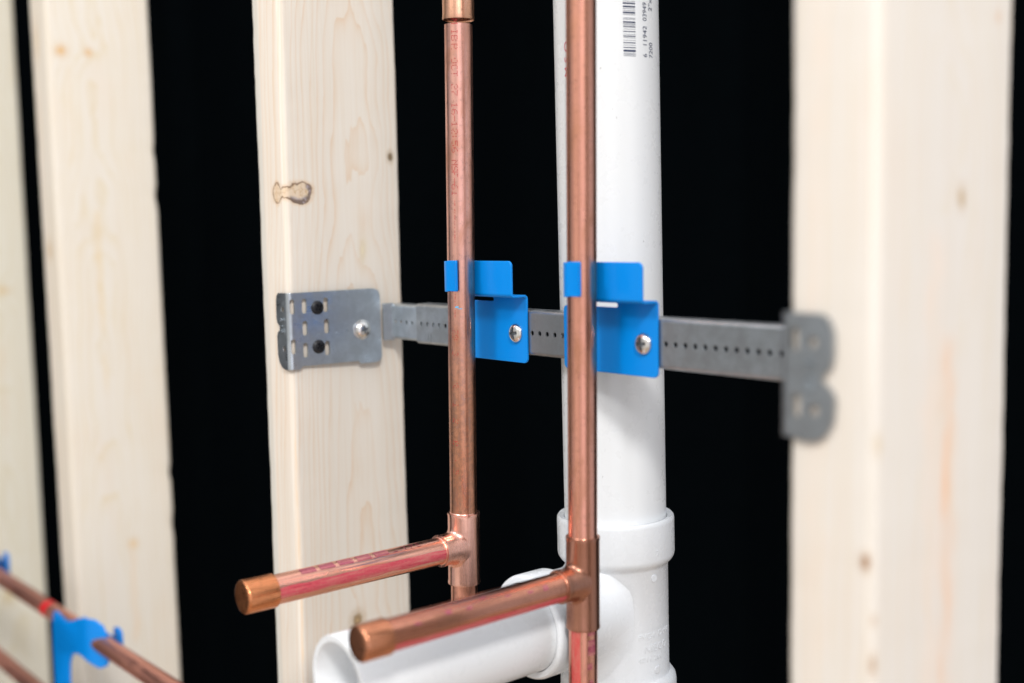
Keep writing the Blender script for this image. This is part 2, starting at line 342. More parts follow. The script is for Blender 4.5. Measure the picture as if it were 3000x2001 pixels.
def sheet(outline, holes=(), thick=1.2, bevel=.12, cuts=(), mapf=None, grid=0):
    """flat sheet with holes; front face at w=+thick/2 ; cut along u / v lines then bent by mapf(u, v, w)"""
    cu = bpy.data.curves.new('sheet', 'CURVE'); cu.dimensions = '2D'; cu.fill_mode = 'BOTH'
    for pl in [outline] + list(holes):
        sp = cu.splines.new('POLY'); sp.points.add(len(pl) - 1); sp.use_cyclic_u = True
        for q, p in zip(sp.points, pl): q.co = (p[0], p[1], 0, 1)
    cu.extrude = thick / 2 - bevel; cu.bevel_depth = bevel; cu.bevel_resolution = 1; cu.offset = -bevel
    o = bpy.data.objects.new('sheet', cu); me = bpy.data.meshes.new_from_object(o)
    bpy.data.objects.remove(o); bpy.data.curves.remove(cu)
    bm = bmesh.new(); bm.from_mesh(me); bpy.data.meshes.remove(me)
    bmesh.ops.remove_doubles(bm, verts=bm.verts, dist=.004)
    for ax, val in cuts:
        co = (val, 0, 0) if ax == 'u' else (0, val, 0); no = (1, 0, 0) if ax == 'u' else (0, 1, 0)
        bmesh.ops.bisect_plane(bm, geom=bm.verts[:] + bm.edges[:] + bm.faces[:], plane_co=co, plane_no=no, dist=1e-4)
    if mapf:
        for v in bm.verts: v.co = Vector(mapf(v.co.x, v.co.y, v.co.z))
    return bm
def frange(a, b, n): return [a + (b - a) * i / n for i in range(n + 1)]
def join_bm(dst, src):
    me = bpy.data.meshes.new('t'); src.to_mesh(me); src.free(); dst.from_mesh(me); bpy.data.meshes.remove(me)
def text_bm(s, size, extrude=.02, spacing=1.0, xscale=1.0, align='LEFT'):
    cu = bpy.data.curves.new('txt', 'FONT'); cu.body = s; cu.size = size; cu.extrude = extrude; cu.space_character = spacing; cu.resolution_u = 4; cu.align_x = align
    o = bpy.data.objects.new('txt', cu); me = bpy.data.meshes.new_from_object(o); bpy.data.objects.remove(o); bpy.data.curves.remove(cu)
    bm = bmesh.new(); bm.from_mesh(me); bpy.data.meshes.remove(me)
    for v in bm.verts: v.co.x *= xscale
    return bm
def wrap_patch(bm, r, a0, a1, h0, h1, org=(0, 0, 0), axis='Z', na=10, nh=1, wob=0.0, seed=0.0):
    g = []
    for j in range(nh + 1):
        h = h0 + (h1 - h0) * j / nh; row = []
        for i in range(na + 1):
            e = wob * noise.noise(Vector((seed, h * .08, 0 if i < na / 2 else 9)))
            a = math.radians(a0 + (a1 - a0) * i / na + e)
            row.append(bm.verts.new(place(r * math.cos(a), r * math.sin(a), h, org, axis)))
        g.append(row)
    for j in range(nh):
        for i in range(na): bm.faces.new((g[j][i], g[j][i + 1], g[j + 1][i + 1], g[j + 1][i]))
def phillips(bm, R, H, org, axis, sign, seg=72, rot=.3, slot=(.62, 3.0), depth=1.9, under=0.0):
    """pan head with a real cross recess; sign gives the side it faces"""
    rr = [0, .3, .6, .9, 1.2, 1.5, 1.8, 2.1, 2.4, 2.7, 3.0, 3.3, 3.6] + [R * f for f in (.70, .76, .83, .90, .95, .985, 1.0)]
    rr = sorted(set([q for q in rr if q <= R])); rings = []; deep = set()
    def hh(q): return H * (1 - (q / R) ** 2.6) ** .55 if q < R else 0
    for q in rr:
        ring = []
        for k in range(seg if q > 0 else 1):
            a = 2 * PI * k / seg; x_, y_ = q * math.cos(a), q * math.sin(a)
            c, s_ = math.cos(rot), math.sin(rot); X, Y = abs(c * x_ + s_ * y_), abs(-s_ * x_ + c * y_)
            d = 0
            w, l = slot
            if (X < w and Y < l) or (Y < w and X < l): d = depth * (1 - .45 * max(X, Y) / l)
            ring.append(bm.verts.new(place(x_, y_, sign * (hh(q) - d + .35), org, axis)))
            if d: deep.add(ring[-1])
        rings.append(ring)
    rings.append([bm.verts.new(place(R * math.cos(2 * PI * k / seg), R * math.sin(2 * PI * k / seg), sign * -under, org, axis)) for k in range(seg)])
    for a, b in zip(rings, rings[1:]):
        for k in range(seg):
            l = (k + 1) % seg
            if len(a) == 1: bm.faces.new((a[0], b[k], b[l]))
            else: bm.faces.new((a[k], a[l], b[l], b[k]))
    bm.faces.new(rings[-1])
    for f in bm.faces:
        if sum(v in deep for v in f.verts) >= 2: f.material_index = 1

# ------------------------------------------------------------------ setting: black cloth backdrop
bm = bmesh.new(); nU, nV = 140, 12; g = []
cc = Vector((635, -347, 56)) + F3 * 2600; ru = Vector((R3.x, R3.y, 0)).normalized(); fu = Vector((F3.x, F3.y, 0)).normalized()
for j in range(nV + 1):
    row = []
    for i in range(nU + 1):
        u = -3600 + 7200 * i / nU; v = -2400 + 4600 * j / nV
        dd = 45 * math.sin(u * .012 + .6 * math.sin(v * .001)) + 25 * math.sin(u * .031 + 1) - 0.00011 * u * u
        p = Vector((cc.x, cc.y, 0)) + ru * u + fu * dd; row.append(bm.verts.new((p.x, p.y, v - 150)))
    g.append(row)
for j in range(nV):
    for i in range(nU): bm.faces.new((g[j][i], g[j][i + 1], g[j + 1][i + 1], g[j + 1][i]))
tag(from_bm('backdrop', bm, M['cloth'], loc=(cc.x, cc.y, 0)), kind='structure')

# ------------------------------------------------------------------ wooden studs
def stud(x_r, w, mat, label, twist=(0, 0), nicks=(), seed=0, z0=-760, z1=620, back=89, xs=0.0):
    """x_r: X of the right side face at the front arris; xs: how much further the back of that face lies"""
    bm = bmesh.new(); r = 4.2; cs = []
    def corner(cx, cy, a0):
        return [(cx + r * math.cos(math.radians(a0 + 90 * i / 6)), cy + r * math.sin(math.radians(a0 + 90 * i / 6))) for i in range(7)]
    pts = corner(-w + r, r, 180) + [(-w * .66, 0), (-w * .33, 0)] + corner(-r, r, 270) + [(0, back * .35), (0, back * .7)] + corner(-r, back - r, 0) + corner(-w + r, back - r, 90)
    nz = int((z1 - z0) / 4); rings = []
    for i in range(nz + 1):
        z = z0 + (z1 - z0) * i / nz; ring = []
        for k, (px, py) in enumerate(pts):
            n1 = noise.noise(Vector((px * .05 + seed * 9, py * .05, z * .015))) * .35
            n2 = noise.noise(Vector((px * .3 + seed, py * .3, z * .11))) * .16
            jx, jy = n1 + n2, n1 * .6 + n2
            ux = (z - 0) * (twist[0]); 
            for (nz_, side, dep, ext) in nicks:
                if side == 'br' and px > -r * 2 and py > back - r * 2 or side == 'fl' and px < -w + 2 * r and py < 2 * r:
                    f = math.exp(-((z - nz_) / ext) ** 2); jy -= dep * f if side == 'br' else 0; jx -= (dep * .4 if side == 'br' else -dep) * f
            ring.append(bm.verts.new((x_r + px + jx + ux + xs * py / back, py + jy, z)))
        rings.append(ring)
    n = len(pts)
    for a, b in zip(rings, rings[1:]):
        for k in range(n): l = (k + 1) % n; bm.faces.new((a[k], a[l], b[l], b[k]))
    bm.faces.new(rings[0][::-1]); bm.faces.new(rings[-1])
    o = from_bm('wooden_stud', bm, mat, loc=(x_r, 0, 0))
    return tag(o, label, 'timber stud', 'upright timber studs')
stud(0, 36, M['wood_mid'], 'pale pine stud with a dark double knot, steel plate screwed to its side', seed=1, xs=-4.2, nicks=[(-95, 'fl', .5, 4), (190, 'fl', .6, 5), (155, 'fl', .5, 3)])
stud(-421, 44, M['wood_left'], 'blurred pine stud left of the steel plate one, two orange knots near its top', seed=2, xs=16, twist=(-.006, 0), nicks=[(140, 'br', 1.2, 6), (98, 'br', 1.5, 8), (-165, 'br', 1.3, 6), (-215, 'br', 1.0, 8)])
stud(-807, 40, M['wood_far'], 'out-of-focus stud cut off by the left picture edge', seed=3, xs=2)
stud(413.8, 37, M['wood_right'], 'broad blurred stud at right with orange streak and notched steel tab', seed=4, xs=2.0)

# ------------------------------------------------------------------ telescoping steel support
sup = tag(empty('stud_bracket', (0, 72.5, 0)), 'galvanised slotted steel support bar spanning two studs with bent end plates', 'support bracket')
def sup_part(name, bm, mat, label=None, **k):
    for v in bm.verts: v.co -= Vector((0, 72.5, 0))
    k.setdefault('wn_', name in ('outer_bar', 'inner_bar', 'end_plate', 'return_flange')); o = from_bm(name, bm, mat, sup, **k)
    if label: o['label'] = label
    return o
# bars: C-channels bent from flat strip
def channel(x0, x1, hh, yf, depth, t, r=2.3, holes=()):
    flat = hh - r; arc = r * PI / 2
    vmax = flat + arc + depth - r
    def mp(u, v, w):
        s = 1 if v >= 0 else -1; a = abs(v); w = w                                # w>0: front (towards -Y)
        rc = r
        if a <= flat: return (u, yf + t / 2 - w, v)
        if a <= flat + arc:
            th = (a - flat) / rc; rad = rc + w - t / 2
            return (u, yf + rc - rad * math.cos(th), s * (flat + rad * math.sin(th)))
        e = a - flat - arc
        return (u, yf + rc + e, s * (flat + rc + w - t / 2))
    cuts = [('v', s * (flat + arc * i / 5)) for s in (1, -1) for i in range(6)]
    return sheet([(x0, -vmax), (x1, -vmax), (x1, vmax), (x0, vmax)], holes, t, .1, cuts, mp)
P0, PD = 39.65, 6.352
hs = [circ(249.222 + PD * k, 0, 1.43, 14) for k in range(-33, 20) if 36 < 249.222 + PD * k < 374]
bm = channel(34, 375.5, 12.9, 72.5, 11, 1.0, holes=hs)
b2 = sheet(rrect(-1.7, -3.2, 1.7, 3.2, .8), [rrect(-1.1, -2.5, 1.1, 2.5, .5)], .35, .08, mapf=lambda u, v, w: (48 + u, 72.4 - w, -8 + v)); join_bm(bm, b2)
bar = sup_part('outer_bar', bm, M['galv_d'])
bm = channel(1.5, 60, 11.7, 73.7, 9, 1.0, holes=[circ(1.9 + 6.3 * k, 0, 1.3, 14) for k in range(1, 9)])
sup_part('inner_bar', bm, M['galv'])
# left end plate: flat on the stud's side face, tab folded round the arris onto the front
RB = 2.6; TT = 1.2
def plate_map(side=1, xf=0.0):
    def mp(u, v, w):       # u>0 runs back along the side face (Y), u<0 wraps to the front (X)
        xs_ = xf; y_s = -1.3
        arc = RB * PI / 2; c = (xs_ + 1.4 - RB, y_s + RB)    # bend centre (x, y)
        if u >= RB: x, y = c[0] + RB + w, c[1] + (u - RB)
        elif u >= RB - arc:
            th = (RB - u) / RB; rad = RB + w; x, y = c[0] + rad * math.cos(th), c[1] - rad * math.sin(th)
        else:
            e = RB - arc - u; x, y = c[0] - e, c[1] - RB - w
        return ((x - xf) * side + xf, y, v)
    return mp
PL = [(-13.6, 17.2), (-12.6, 20.2), (-10.6, 21.9), (60, 22.4), (63.8, 22.0), (66.2, 20.8), (67.4, 17.5), (67.8, -22.5), (66.5, -25.2), (63.5, -26.3), (51.5, -26.3), (49.6, -24.4), (8.8, -24.4), (6.5, -26.2),
      (-4.0, -26.2), (-8, -25.4), (-11.5, -22.2), (-13.4, -17), (-13.6, -5.2), (-12.4, -2.8), (-10.2, -1.6), (-9.6, -.2), (-10.2, 1.2), (-12.6, 3.0), (-13.8, 5.4)]
def slot(cx, cz, w=3.3, h=9.2): return rrect(cx - w / 2, cz - h / 2, cx + w / 2, cz + h / 2, w * .45)
HO = [slot(2.6, 13.3, 2.8), slot(10.9, 13.4), slot(26.3, 13.5), slot(10.9, -.5), slot(26.5, -.2), slot(2.6, -11.7, 2.8), slot(10.9, -14.4), slot(26.6, -14.2), circ(-5.6, 11.6, 1.9), circ(-5.0, -13.2, 1.9)]
cuts = [('u', RB - RB * PI / 2 * i / 6) for i in range(7)]
lp = sup_part('end_plate', sheet([(a, b) for a, b in PL][::-1], HO, TT, .15, cuts, plate_map(1, .2)), M['galv'], 'steel end plate with slots, two black screws')
RP = [(a, b * 1.0) for a, b in PL]
PR = [(-21.5, 19), (-19.5, 23.6), (-16.5, 25.4), (60, 25.4), (66, 22), (67.4, -17), (63.5, -21.0), (8.8, -21.0), (-3.0, -20.6), (-9, -21.6), (-14.0, -21.4), (-18.5, -18.8), (-21.6, -13.2), (-22.3, -5.2), (-20.8, -2.0), (-17.2, .6), (-16.8, 1.7), (-17.3, 3.0), (-20.6, 6.4), (-21.6, 10.5)]
HR = [slot(-5.0, 15.7, 3.4, 8.8), slot(-6.0, -8.6, 3.4, 8.8), circ(-13.0, 15.0, 2.0), circ(-13.6, -9.8, 2.1), slot(10.9, 13.4), slot(26.3, 13.5), slot(10.9, -.5)]
rpmap = plate_map(-1, 376.4)
sup_part('end_plate', sheet(PR, HR, TT, .15, cuts, rpmap), M['galv_d'], 'blurred notched steel tab on the right stud')
# embossed figures
def emboss(s, size, f, mat, name='embossed_figures'):
    b = text_bm(s, size, .32)
    for v in b.verts: v.co = Vector(f(v.co.x, v.co.y, v.co.z))
    sup_part(name, b, mat, smooth=False)
emboss('8 1/2', 4.8, lambda x, y, z: (-7.6 + y, -2.65 - z, 6.3 - x), M['galv'])
emboss('8 1/2', 5.4, lambda x, y, z: (386.0 + y, -2.65 - z, 9.0 - x * 1.1), M['galv'])
b = bmesh.new()
for s_, yy, zz, sz in (('13', 16.5, 4.0, 2.8), ('20', 17.5, -6.2, 2.8), ('16', 31.5, -6.0, 2.6), ('8', 46.5, 4.2, 3.2), ('5', 50.2, 3.8, 2.8), ('9', 61.5, 1.6, 3.2), ('7', 56.0, 5.6, 2.6), ('5', 44, -5.0, 2.6)):
    t_ = text_bm(s_, sz, .10)
    for v in t_.verts: v.co = Vector((2.22 + v.co.z, yy + v.co.x, zz + v.co.y))
    join_bm(b, t_)
sup_part('embossed_figures', b, M['galv'], smooth=False)
# screws on the left plate
for yy, zz in ((18.9, 12.0), (19.0, -12.8)):
    bm = bmesh.new(); phillips(bm, 4.35, 1.5, (2.2, yy, zz), 'X', 1, rot=.5, depth=1.3, under=.2, slot=(.5, 2.3)); sup_part('black_screw', bm, M['black_screw'])
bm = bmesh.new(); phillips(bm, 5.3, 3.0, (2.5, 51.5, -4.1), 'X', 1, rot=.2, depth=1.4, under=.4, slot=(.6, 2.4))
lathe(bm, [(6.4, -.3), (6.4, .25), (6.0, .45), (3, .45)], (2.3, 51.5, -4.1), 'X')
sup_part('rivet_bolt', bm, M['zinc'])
# return flange between plate and bar
bm = sheet(rrect(0, -12.4, 9, 12.2, .8), (), 1.2, .15, mapf=lambda u, v, w: (2.6 + .2 * u + w, 67.6 + u * .8, v)); sup_part('return_flange', bm, M['galv'])

# ------------------------------------------------------------------ blue pipe clamps
def clamp(xc, px, label):
    """origin: middle of the clamp plate on the bar; px: pipe axis X relative to the plate centre"""
    T = 1.4; r = 1.7
    YP, YT = 71.6, 60.65                              # centre planes of plate and tab
    zb1 = 19.3; arc = r * PI / 2; sh = (YP - r) - (YT + r)
    v1 = zb1; v2 = v1 + arc; v3 = v2 + sh; v4 = v3 + arc
    ztab0 = zb1 + 2 * r
    vtop = v4 + 41.0 - ztab0
    PY = 52.2; RH = (YT - PY)                         # hook radius, centre line
    uh = px; L1 = PI * RH; flap = 9.6
    uend = uh - L1 - flap
    def mp(u, v, w):
        # fold in the YZ plane first; w>0 faces -Y
        if v <= v1: y, z, ny, nz_ = YP, v, -1, 0
        elif v <= v2:
            th = (v - v1) / r; y = YP - r + r * math.cos(th); z = v1 + r * math.sin(th); ny, nz_ = -math.cos(th), -math.sin(th)
        elif v <= v3: y, z, ny, nz_ = YP - r - (v - v2), v1 + r, 0, -1
        elif v <= v4:
            th = (v - v3) / r; y = YT + r - r * math.sin(th); z = ztab0 - r * math.cos(th); ny, nz_ = -math.sin(th), -math.cos(th)
        else: y, z, ny, nz_ = YT, ztab0 + v - v4, -1, 0
        x = u
        if v > v4 - 1e-3 and u < uh:
            s = uh - u
            if s <= L1:
                a = s / RH; rad = RH - w
                return (xc + uh - rad * math.sin(a), PY + rad * math.cos(a), z)
            e = s - L1; lip = max(0, e - (flap - 2.2)); lo = lip * .55
            return (xc + uh + e - lip * .12, PY - RH + w - lo, z + .4)
        return (xc + x, y + ny * w, z + nz_ * w)
    xl, xr = -34.8, 34.4
    out = []
    out += rrect(xl, -17.4, xr, 0, [3.0, 3.0, 0, 0])[:14]           # bottom two corners
    out += [(xr, vtop - 3.0)] + [(xr - 3 + 3 * math.cos(math.radians(a)), vtop - 3 + 3 * math.sin(math.radians(a))) for a in (15, 30, 45, 60, 75, 90)]
    hz0, hz1 = v4 + .9, vtop + .2
    out += [(uh + 2, vtop)] + [(uend + 1.2, hz1), (uend + .3, hz1 - .3), (uend, hz1 - 1.2), (uend, hz0 + 1.2), (uend + .3, hz0 + .3), (uend + 1.2, hz0)]
    sx_ = uh - 8.8
    out += [(sx_ - 1, hz0), (sx_, v4 - .2), (sx_, v2 - 1.2), (sx_ + .6, v2 - 1.6)]      # relief under the hook
    slx = px + 7.0; sz0, sz1 = 17.2, 19.2
    out += [(sx_ + .6, sz1 + .4), (slx - 1, sz1 + .4), (slx - .3, sz1 - .1), (slx, (sz0 + sz1) / 2), (slx - .3, sz0 + .3), (slx - 1, sz0), (xl + 2.4, sz0), (xl + .7, sz0 - .7), (xl, sz0 - 2.4)]
    cuts = [('v', v1 + arc * i / 5) for i in range(6)] + [('v', v3 + arc * i / 5) for i in range(6)]
    cuts += [('u', uh - L1 * i / 26) for i in range(27)] + [('u', uend + 2.2), ('u', uend + 1.1)]
    root = tag(empty('pipe_clamp', (xc, 72.3, 0)), label, 'pipe clamp', 'blue clamps holding the upright copper pipes')
    bm = sheet(out, (), T, .3, cuts, mp)
    for v in bm.verts: v.co -= Vector((xc, 72.3, 0))
    from_bm('clamp_body', bm, M['blue'], root, angle=60, wn_=True)
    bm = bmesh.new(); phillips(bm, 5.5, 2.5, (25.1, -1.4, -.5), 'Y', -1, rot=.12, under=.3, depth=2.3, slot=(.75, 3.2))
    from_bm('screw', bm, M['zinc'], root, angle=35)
    return root
clamp(110.4, -1.9, 'blue painted clamp on the left copper riser, sharper crossed screw head, black behind it')
clamp(210.8, -.4, 'blue painted clamp on the nearer copper riser, in front of the white pipe')

# ------------------------------------------------------------------ copper risers
def tee(bm, R, rb, z0, z1, zc, yrim, f=3.0, seg=64, lipr=.25, drop=0.0, xlim=.995, mainprof=None):
    """main run along Z, branch towards -Y. Coordinates: axis at x=0,y=0."""
    prof = mainprof or [(R - 1.3, z0), (R + lipr * .5, z0), (R + lipr, z0 + .8), (R, z0 + 2.2), (R, z1 - 2.2), (R + lipr, z1 - .8), (R + lipr * .5, z1), (R - 1.3, z1)]
    lathe(bm, prof, (0, 0, 0), 'Z', 96)
    n = 10; rows = []
    for k in range(seg):
        th = 2 * PI * k / seg; x = rb * math.cos(th); zl = rb * math.sin(th); col = []
        fz = f + (drop * max(0, -math.sin(th)) ** 1.5)
        x1 = x * (1 + f / rb); x1 = max(-xlim * R, min(xlim * R, x1)); z1_ = zl * (1 + fz / rb)
        P1 = Vector((x1, -math.sqrt(max(0, R * R - x1 * x1)) + .02, zc + z1_))
        Pc = Vector((x, -math.sqrt(max(0, R * R - x * x)) if abs(x) < R else 0, zc + zl))
        P0 = Vector((x, -(R + fz * .9 + .5), zc + zl))
        for i in range(n + 1):
            s = i / n; col.append(P1 * (1 - s) ** 2 + Pc * 2 * s * (1 - s) + P0 * s * s)
        rows.append(col)
    V = [[bm.verts.new(p) for p in c] for c in rows]
    for k in range(seg):
        l = (k + 1) % seg
        for i in range(n): bm.faces.new((V[k][i], V[l][i], V[l][i + 1], V[k][i + 1]))
    # straight socket
    ring0 = [V[k][n] for k in range(seg)]
    for (rr, yy) in [(rb, yrim + 2.2), (rb + lipr, yrim + .8), (rb + lipr * .5, yrim), (rb - 1.3, yrim)]:
        ring1 = [bm.verts.new((rr * math.cos(2 * PI * k / seg), yy, zc + rr * math.sin(2 * PI * k / seg))) for k in range(seg)]
        for k in range(seg): l = (k + 1) % seg; bm.faces.new((ring0[k], ring0[l], ring1[l], ring1[k]))
        ring0 = ring1

G5 = {'A': '01110 10001 10001 11111 10001 10001 10001', 'B': '11110 10001 10001 11110 10001 10001 11110', 'C': '01110 10001 10000 10000 10000 10001 01110', 'F': '11111 10000 10000 11110 10000 10000 10000',
      'I': '01110 00100 00100 00100 00100 00100 01110', 'L': '10000 10000 10000 10000 10000 10000 11111', 'M': '10001 11011 10101 10101 10001 10001 10001', 'N': '10001 11001 10101 10011 10001 10001 10001', 'O': '01110 10001 10001 10001 10001 10001 01110',
      'R': '11110 10001 10001 11110 10100 10010 10001', 'S': '01111 10000 10000 01110 00001 00001 11110', 'T': '11111 00100 00100 00100 00100 00100 00100', 'U': '10001 10001 10001 10001 10001 10001 01110',
      '1': '00100 01100 00100 00100 00100 00100 01110', '2': '01110 10001 00001 00110 01000 10000 11111', '5': '11111 10000 11110 00001 00001 10001 01110', '6': '00110 01000 10000 11110 10001 10001 01110', '7': '11111 00001 00010 00100 01000 01000 01000',
      '-': '00000 00000 00000 11111 00000 00000 00000', ':': '00000 00100 00100 00000 00100 00100 00000', '8': '01110 10001 10001 01110 10001 10001 01110', '3': '01110 10001 00001 00110 00001 10001 01110'}
def riser(xc, r, lean, zt0, zt1, zc, R, yr, yc0, yc1, mats, label, left):
    Y = 52.2
    root = tag(empty('copper_riser', (xc, Y, 0), (0, lean, 0)), label, 'copper pipe', 'upright copper pipes with capped stubs')
    mp_, mt, ms, mc, mlow = mats
    bm = bmesh.new(); wave_tube(bm, r, zt1 - 12, 174 if left else 420, (0, 0, 0), 'Z'); up = from_bm('pipe', bm, mp_, root)
    if left:
        bm = bmesh.new()
        lathe(bm, [(r + .05, 177.4), (r + 1.0, 176.6), (r + 1.15, 177.6), (r + 1.0, 179.4), (r + .95, 196), (r + .75, 197), (r + .75, 199), (r + .95, 200), (r + .95, 220), (r + .1, 220.5)], seg=96)
        from_bm('coupling', bm, M['copper_cap'] if 0 else copper('copper_streaked_coupling', (.80, .44, .30), .28, 1.0, (.45, .24, .12)), root)
        bm = bmesh.new(); wave_tube(bm, r, 219, 420, (0, 0, 0), 'Z'); from_bm('pipe', bm, mp_, root)
        bm = bmesh.new()                               # dot-matrix date print running down the pipe
        chars = [('M', 62), ('I', 92), ('B', 110), ('R', 135), ('O', 176), ('C', 196), ('T', 214), ('2', 252), ('7', 270), ('1', 306), ('6', 326), ('-', 345), ('1', 362), ('2', 383), (':', 398), ('5', 418), ('6', 438), ('N', 475), ('S', 493), ('F', 510), ('-', 530), ('6', 547), ('1', 566), ('-', 596), ('-', 618),
                 ('-', 640), ('-', 658), ('-', 676), ('-', 694), ('-', 712)] + [('1', 860), ('-', 878), ('-', 896), ('-', 914), ('-', 932), ('2', 985), ('8', 1002), ('3', 1050), ('R', 1150), ('1', 1210), ('2', 1260), ('B', 1330), ('-', 1380), ('5', 1420)]
        rr = r + .10
        for ch, ypx in chars + [(None, 0)]:
            if ch is None or (ch == '1' and ypx == 860): from_bm('date_print', bm, M['dot_ink'], up, smooth=False); bm = bmesh.new()
            if ch is None: break
            zc_ = 176.3 - (ypx - 54) * .1886; rows = G5[ch].split()
            fade = 1.0 if ypx < 620 else .55
            for j, row in enumerate(rows):
                for i, b_ in enumerate(row):
                    if b_ == '0' or random.random() > fade * .88: continue
                    # glyph top is at the right-hand side of the print, text runs downward
                    a = math.radians(-42 - 4.0 * j - (62 - ypx) * -.012 + random.uniform(-.4, .4)); z = zc_ + (2 - i) * .62 + random.uniform(-.05, .05)
                    q = .26; n_ = Vector((math.cos(a), math.sin(a), 0)); t_ = Vector((-math.sin(a), math.cos(a), 0)); c = n_ * rr + Vector((0, 0, z))
                    vs = [bm.verts.new(c + t_ * (q * math.cos(k * PI / 3)) + Vector((0, 0, q * math.sin(k * PI / 3)))) for k in range(6)]; bm.faces.new(vs)
        bm = bmesh.new(); wrap_patch(bm, r + .09, -66, -50, 14.6, 15.5, na=6, wob=6, nh=3); wrap_patch(bm, r + .09, -52, -34, 13.9, 14.3, na=6); from_bm('paint_scuff', bm, M['scuff'], up)
    # lower pipe
    bm = bmesh.new(); wave_tube(bm, r, -420, zt0 + 10, (0, 0, 0), 'Z'); low = from_bm('pipe', bm, mlow, root)
    if not left:
        bm = bmesh.new(); wrap_patch(bm, r + .09, -96, -53, -400, zt0, nh=60, wob=3); from_bm('red_stripe', bm, M['red_ink_v'], low)
        bm = bmesh.new()
        for z0, z1 in ((-152.6, -148), (-163.4, -155.2)): wrap_patch(bm, r + .11, -25, 12, z0, z1, wob=3, nh=5)
        for k in range(4): wrap_patch(bm, r + .11, -22 + 3 * k, -6 + 4 * k, -171 - 9 * k, -167.5 - 9 * k, wob=14, nh=5, seed=k)
        from_bm('ink_blocks', bm, M['magenta_ink'], low)
    bm = bmesh.new(); tee(bm, R, R - .15, zt0, zt1, zc, yr - Y); from_bm('tee_fitting', bm, mt, root, angle=50)
    # solder ring
    bm = bmesh.new(); lathe(bm, [(r - .1, zt1 - .6), (r + .55, zt1 - .5), (r + .3, zt1 + .25), (r - .1, zt1 + .6)]); lathe(bm, [(r - .1, yr - Y + .6), (r + .5, yr - Y + .4), (r + .25, yr - Y - .2), (r - .1, yr - Y - .5)], (0, 0, zc), 'Y')
    from_bm('solder_ring', bm, mt, root)
    bm = bmesh.new(); wave_tube(bm, r, yc0 - Y - 8, yr - Y + 10, (0, 0, zc), 'Y'); stub = from_bm('stub_pipe', bm, ms, root)
    # cap: slightly domed end
    y0, y1 = yc0 - Y, yc1 - Y; rc = r + 1.0
    prof = [(r - .2, y0), (rc, y0), (rc + .12, y0 - .8), (rc, y0 - 2.2), (rc, y1 + 1.3), (rc - .12, y1 + .7), (rc - .45, y1 + .25), (rc - 1.0, y1 + .03), (rc - 2.2, y1 - .05), (rc * .5, y1 - .12), (0, y1 - .15)]
    bm = bmesh.new(); lathe(bm, prof, (0, 0, zc), 'Y'); from_bm('end_cap', bm, mc, root)
    if left:
        bm = bmesh.new(); wrap_patch(bm, r + .09, -20, 22, y0 + .05, yr - Y - .05, (0, 0, zc), 'Y', na=12, nh=60, wob=7)
        from_bm('red_stripe', bm, M['red_ink'], stub)
        bm = bmesh.new()
        for k in range(5): wrap_patch(bm, r + .11, 56, 90, y0 + 15 + k * 11.6, y0 + 24 + k * 11.6, (0, 0, zc), 'Y', na=8, nh=4, wob=3, seed=k)
        t_ = text_bm('L YPE', 6.5, .01, 1.3)
        for v in t_.verts:
            a = math.radians(60) + v.co.y / r; rr = r + .11; s_ = y0 + 73 + v.co.x
            v.co = Vector((rr * math.cos(a), s_, zc + rr * math.sin(a)))
        join_bm(bm, t_); from_bm('ink_blocks', bm, M['magenta_ink'], stub, smooth=False)
    else:
        bm = bmesh.new(); wrap_patch(bm, r + .09, -62, -17, y0 + .05, yr - Y - .05, (0, 0, zc), 'Y', na=12, nh=60, wob=5)
        from_bm('red_stripe', bm, M['red_ink'], stub)
        bm = bmesh.new()
        for k, (a_, yy) in enumerate(((38, 12), (46, 30), (44, 42), (60, 52), (40, 66), (35, 80), (30, 90))): wrap_patch(bm, r + .11, a_ - 6, a_ + 6, y0 + yy, y0 + yy + 3.4, (0, 0, zc), 'Y', na=6, nh=5, wob=16, seed=k)
        from_bm('ink_blocks', bm, M['magenta_ink'], stub)
    return root
riser(108.55, 7.9, .0191, -149.6, -106.9, -127.1, 9.4, 34, -73.5, -91, (M['copper_l'], M['copper_tee'], M['copper_stub'], M['copper_cap'], M['copper_r']),
      'left copper riser with dotted red date print, pink-striped stub and bright pink tee', True)
riser(210.3, 7.62, .0133, -150.3, -101.4, -125.2, 8.8, 34.9, -71, -86, (M['copper_r'], M['copper_tee_dark'], M['copper_stub_dark'], M['copper_cap_dark'], M['copper_r']),
      'nearer copper riser in front of the white pipe, with brown tee and tarnished stub', False)

# ------------------------------------------------------------------ white PVC drain
drain = tag(empty('drain_pipe', (169.5, 114, 0), (0, -.0124, 0)), 'white plastic drain pipe with printed barcode and open side branch behind the copper', 'drain pipe')
RP_ = 29.4
bm = bmesh.new(); wave_tube(bm, RP_, -112, 420, (0, 0, 0), 'Z', 128, 20, .04); up = from_bm('pipe', bm, M['pvc'], drain)
bm = bmesh.new(); wave_tube(bm, RP_, -420, -212, (0, 0, 0), 'Z', 128, 20, .04); from_bm('pipe', bm, M['pvc'], drain)
ZB = -158.3
bm = bmesh.new()
prof = [(RP_ + .1, -109), (RP_ + .8, -107.3), (33.0, -106.6), (33.8, -107.6), (33.95, -109.2), (33.95, -128.0), (33.6, -129.8), (32.4, -131.8), (30.9, -133.2), (29.95, -134.8), (29.85, -196.5), (30.4, -198.3), (32.2, -199.6), (33.5, -201.6), (33.95, -204), (33.95, -226), (33, -227), (RP_ + .1, -227)]
tee(bm, 29.85, 26.2, 0, 0, ZB, 70 - 114, f=5.0, seg=96, drop=14, xlim=.90, mainprof=prof)
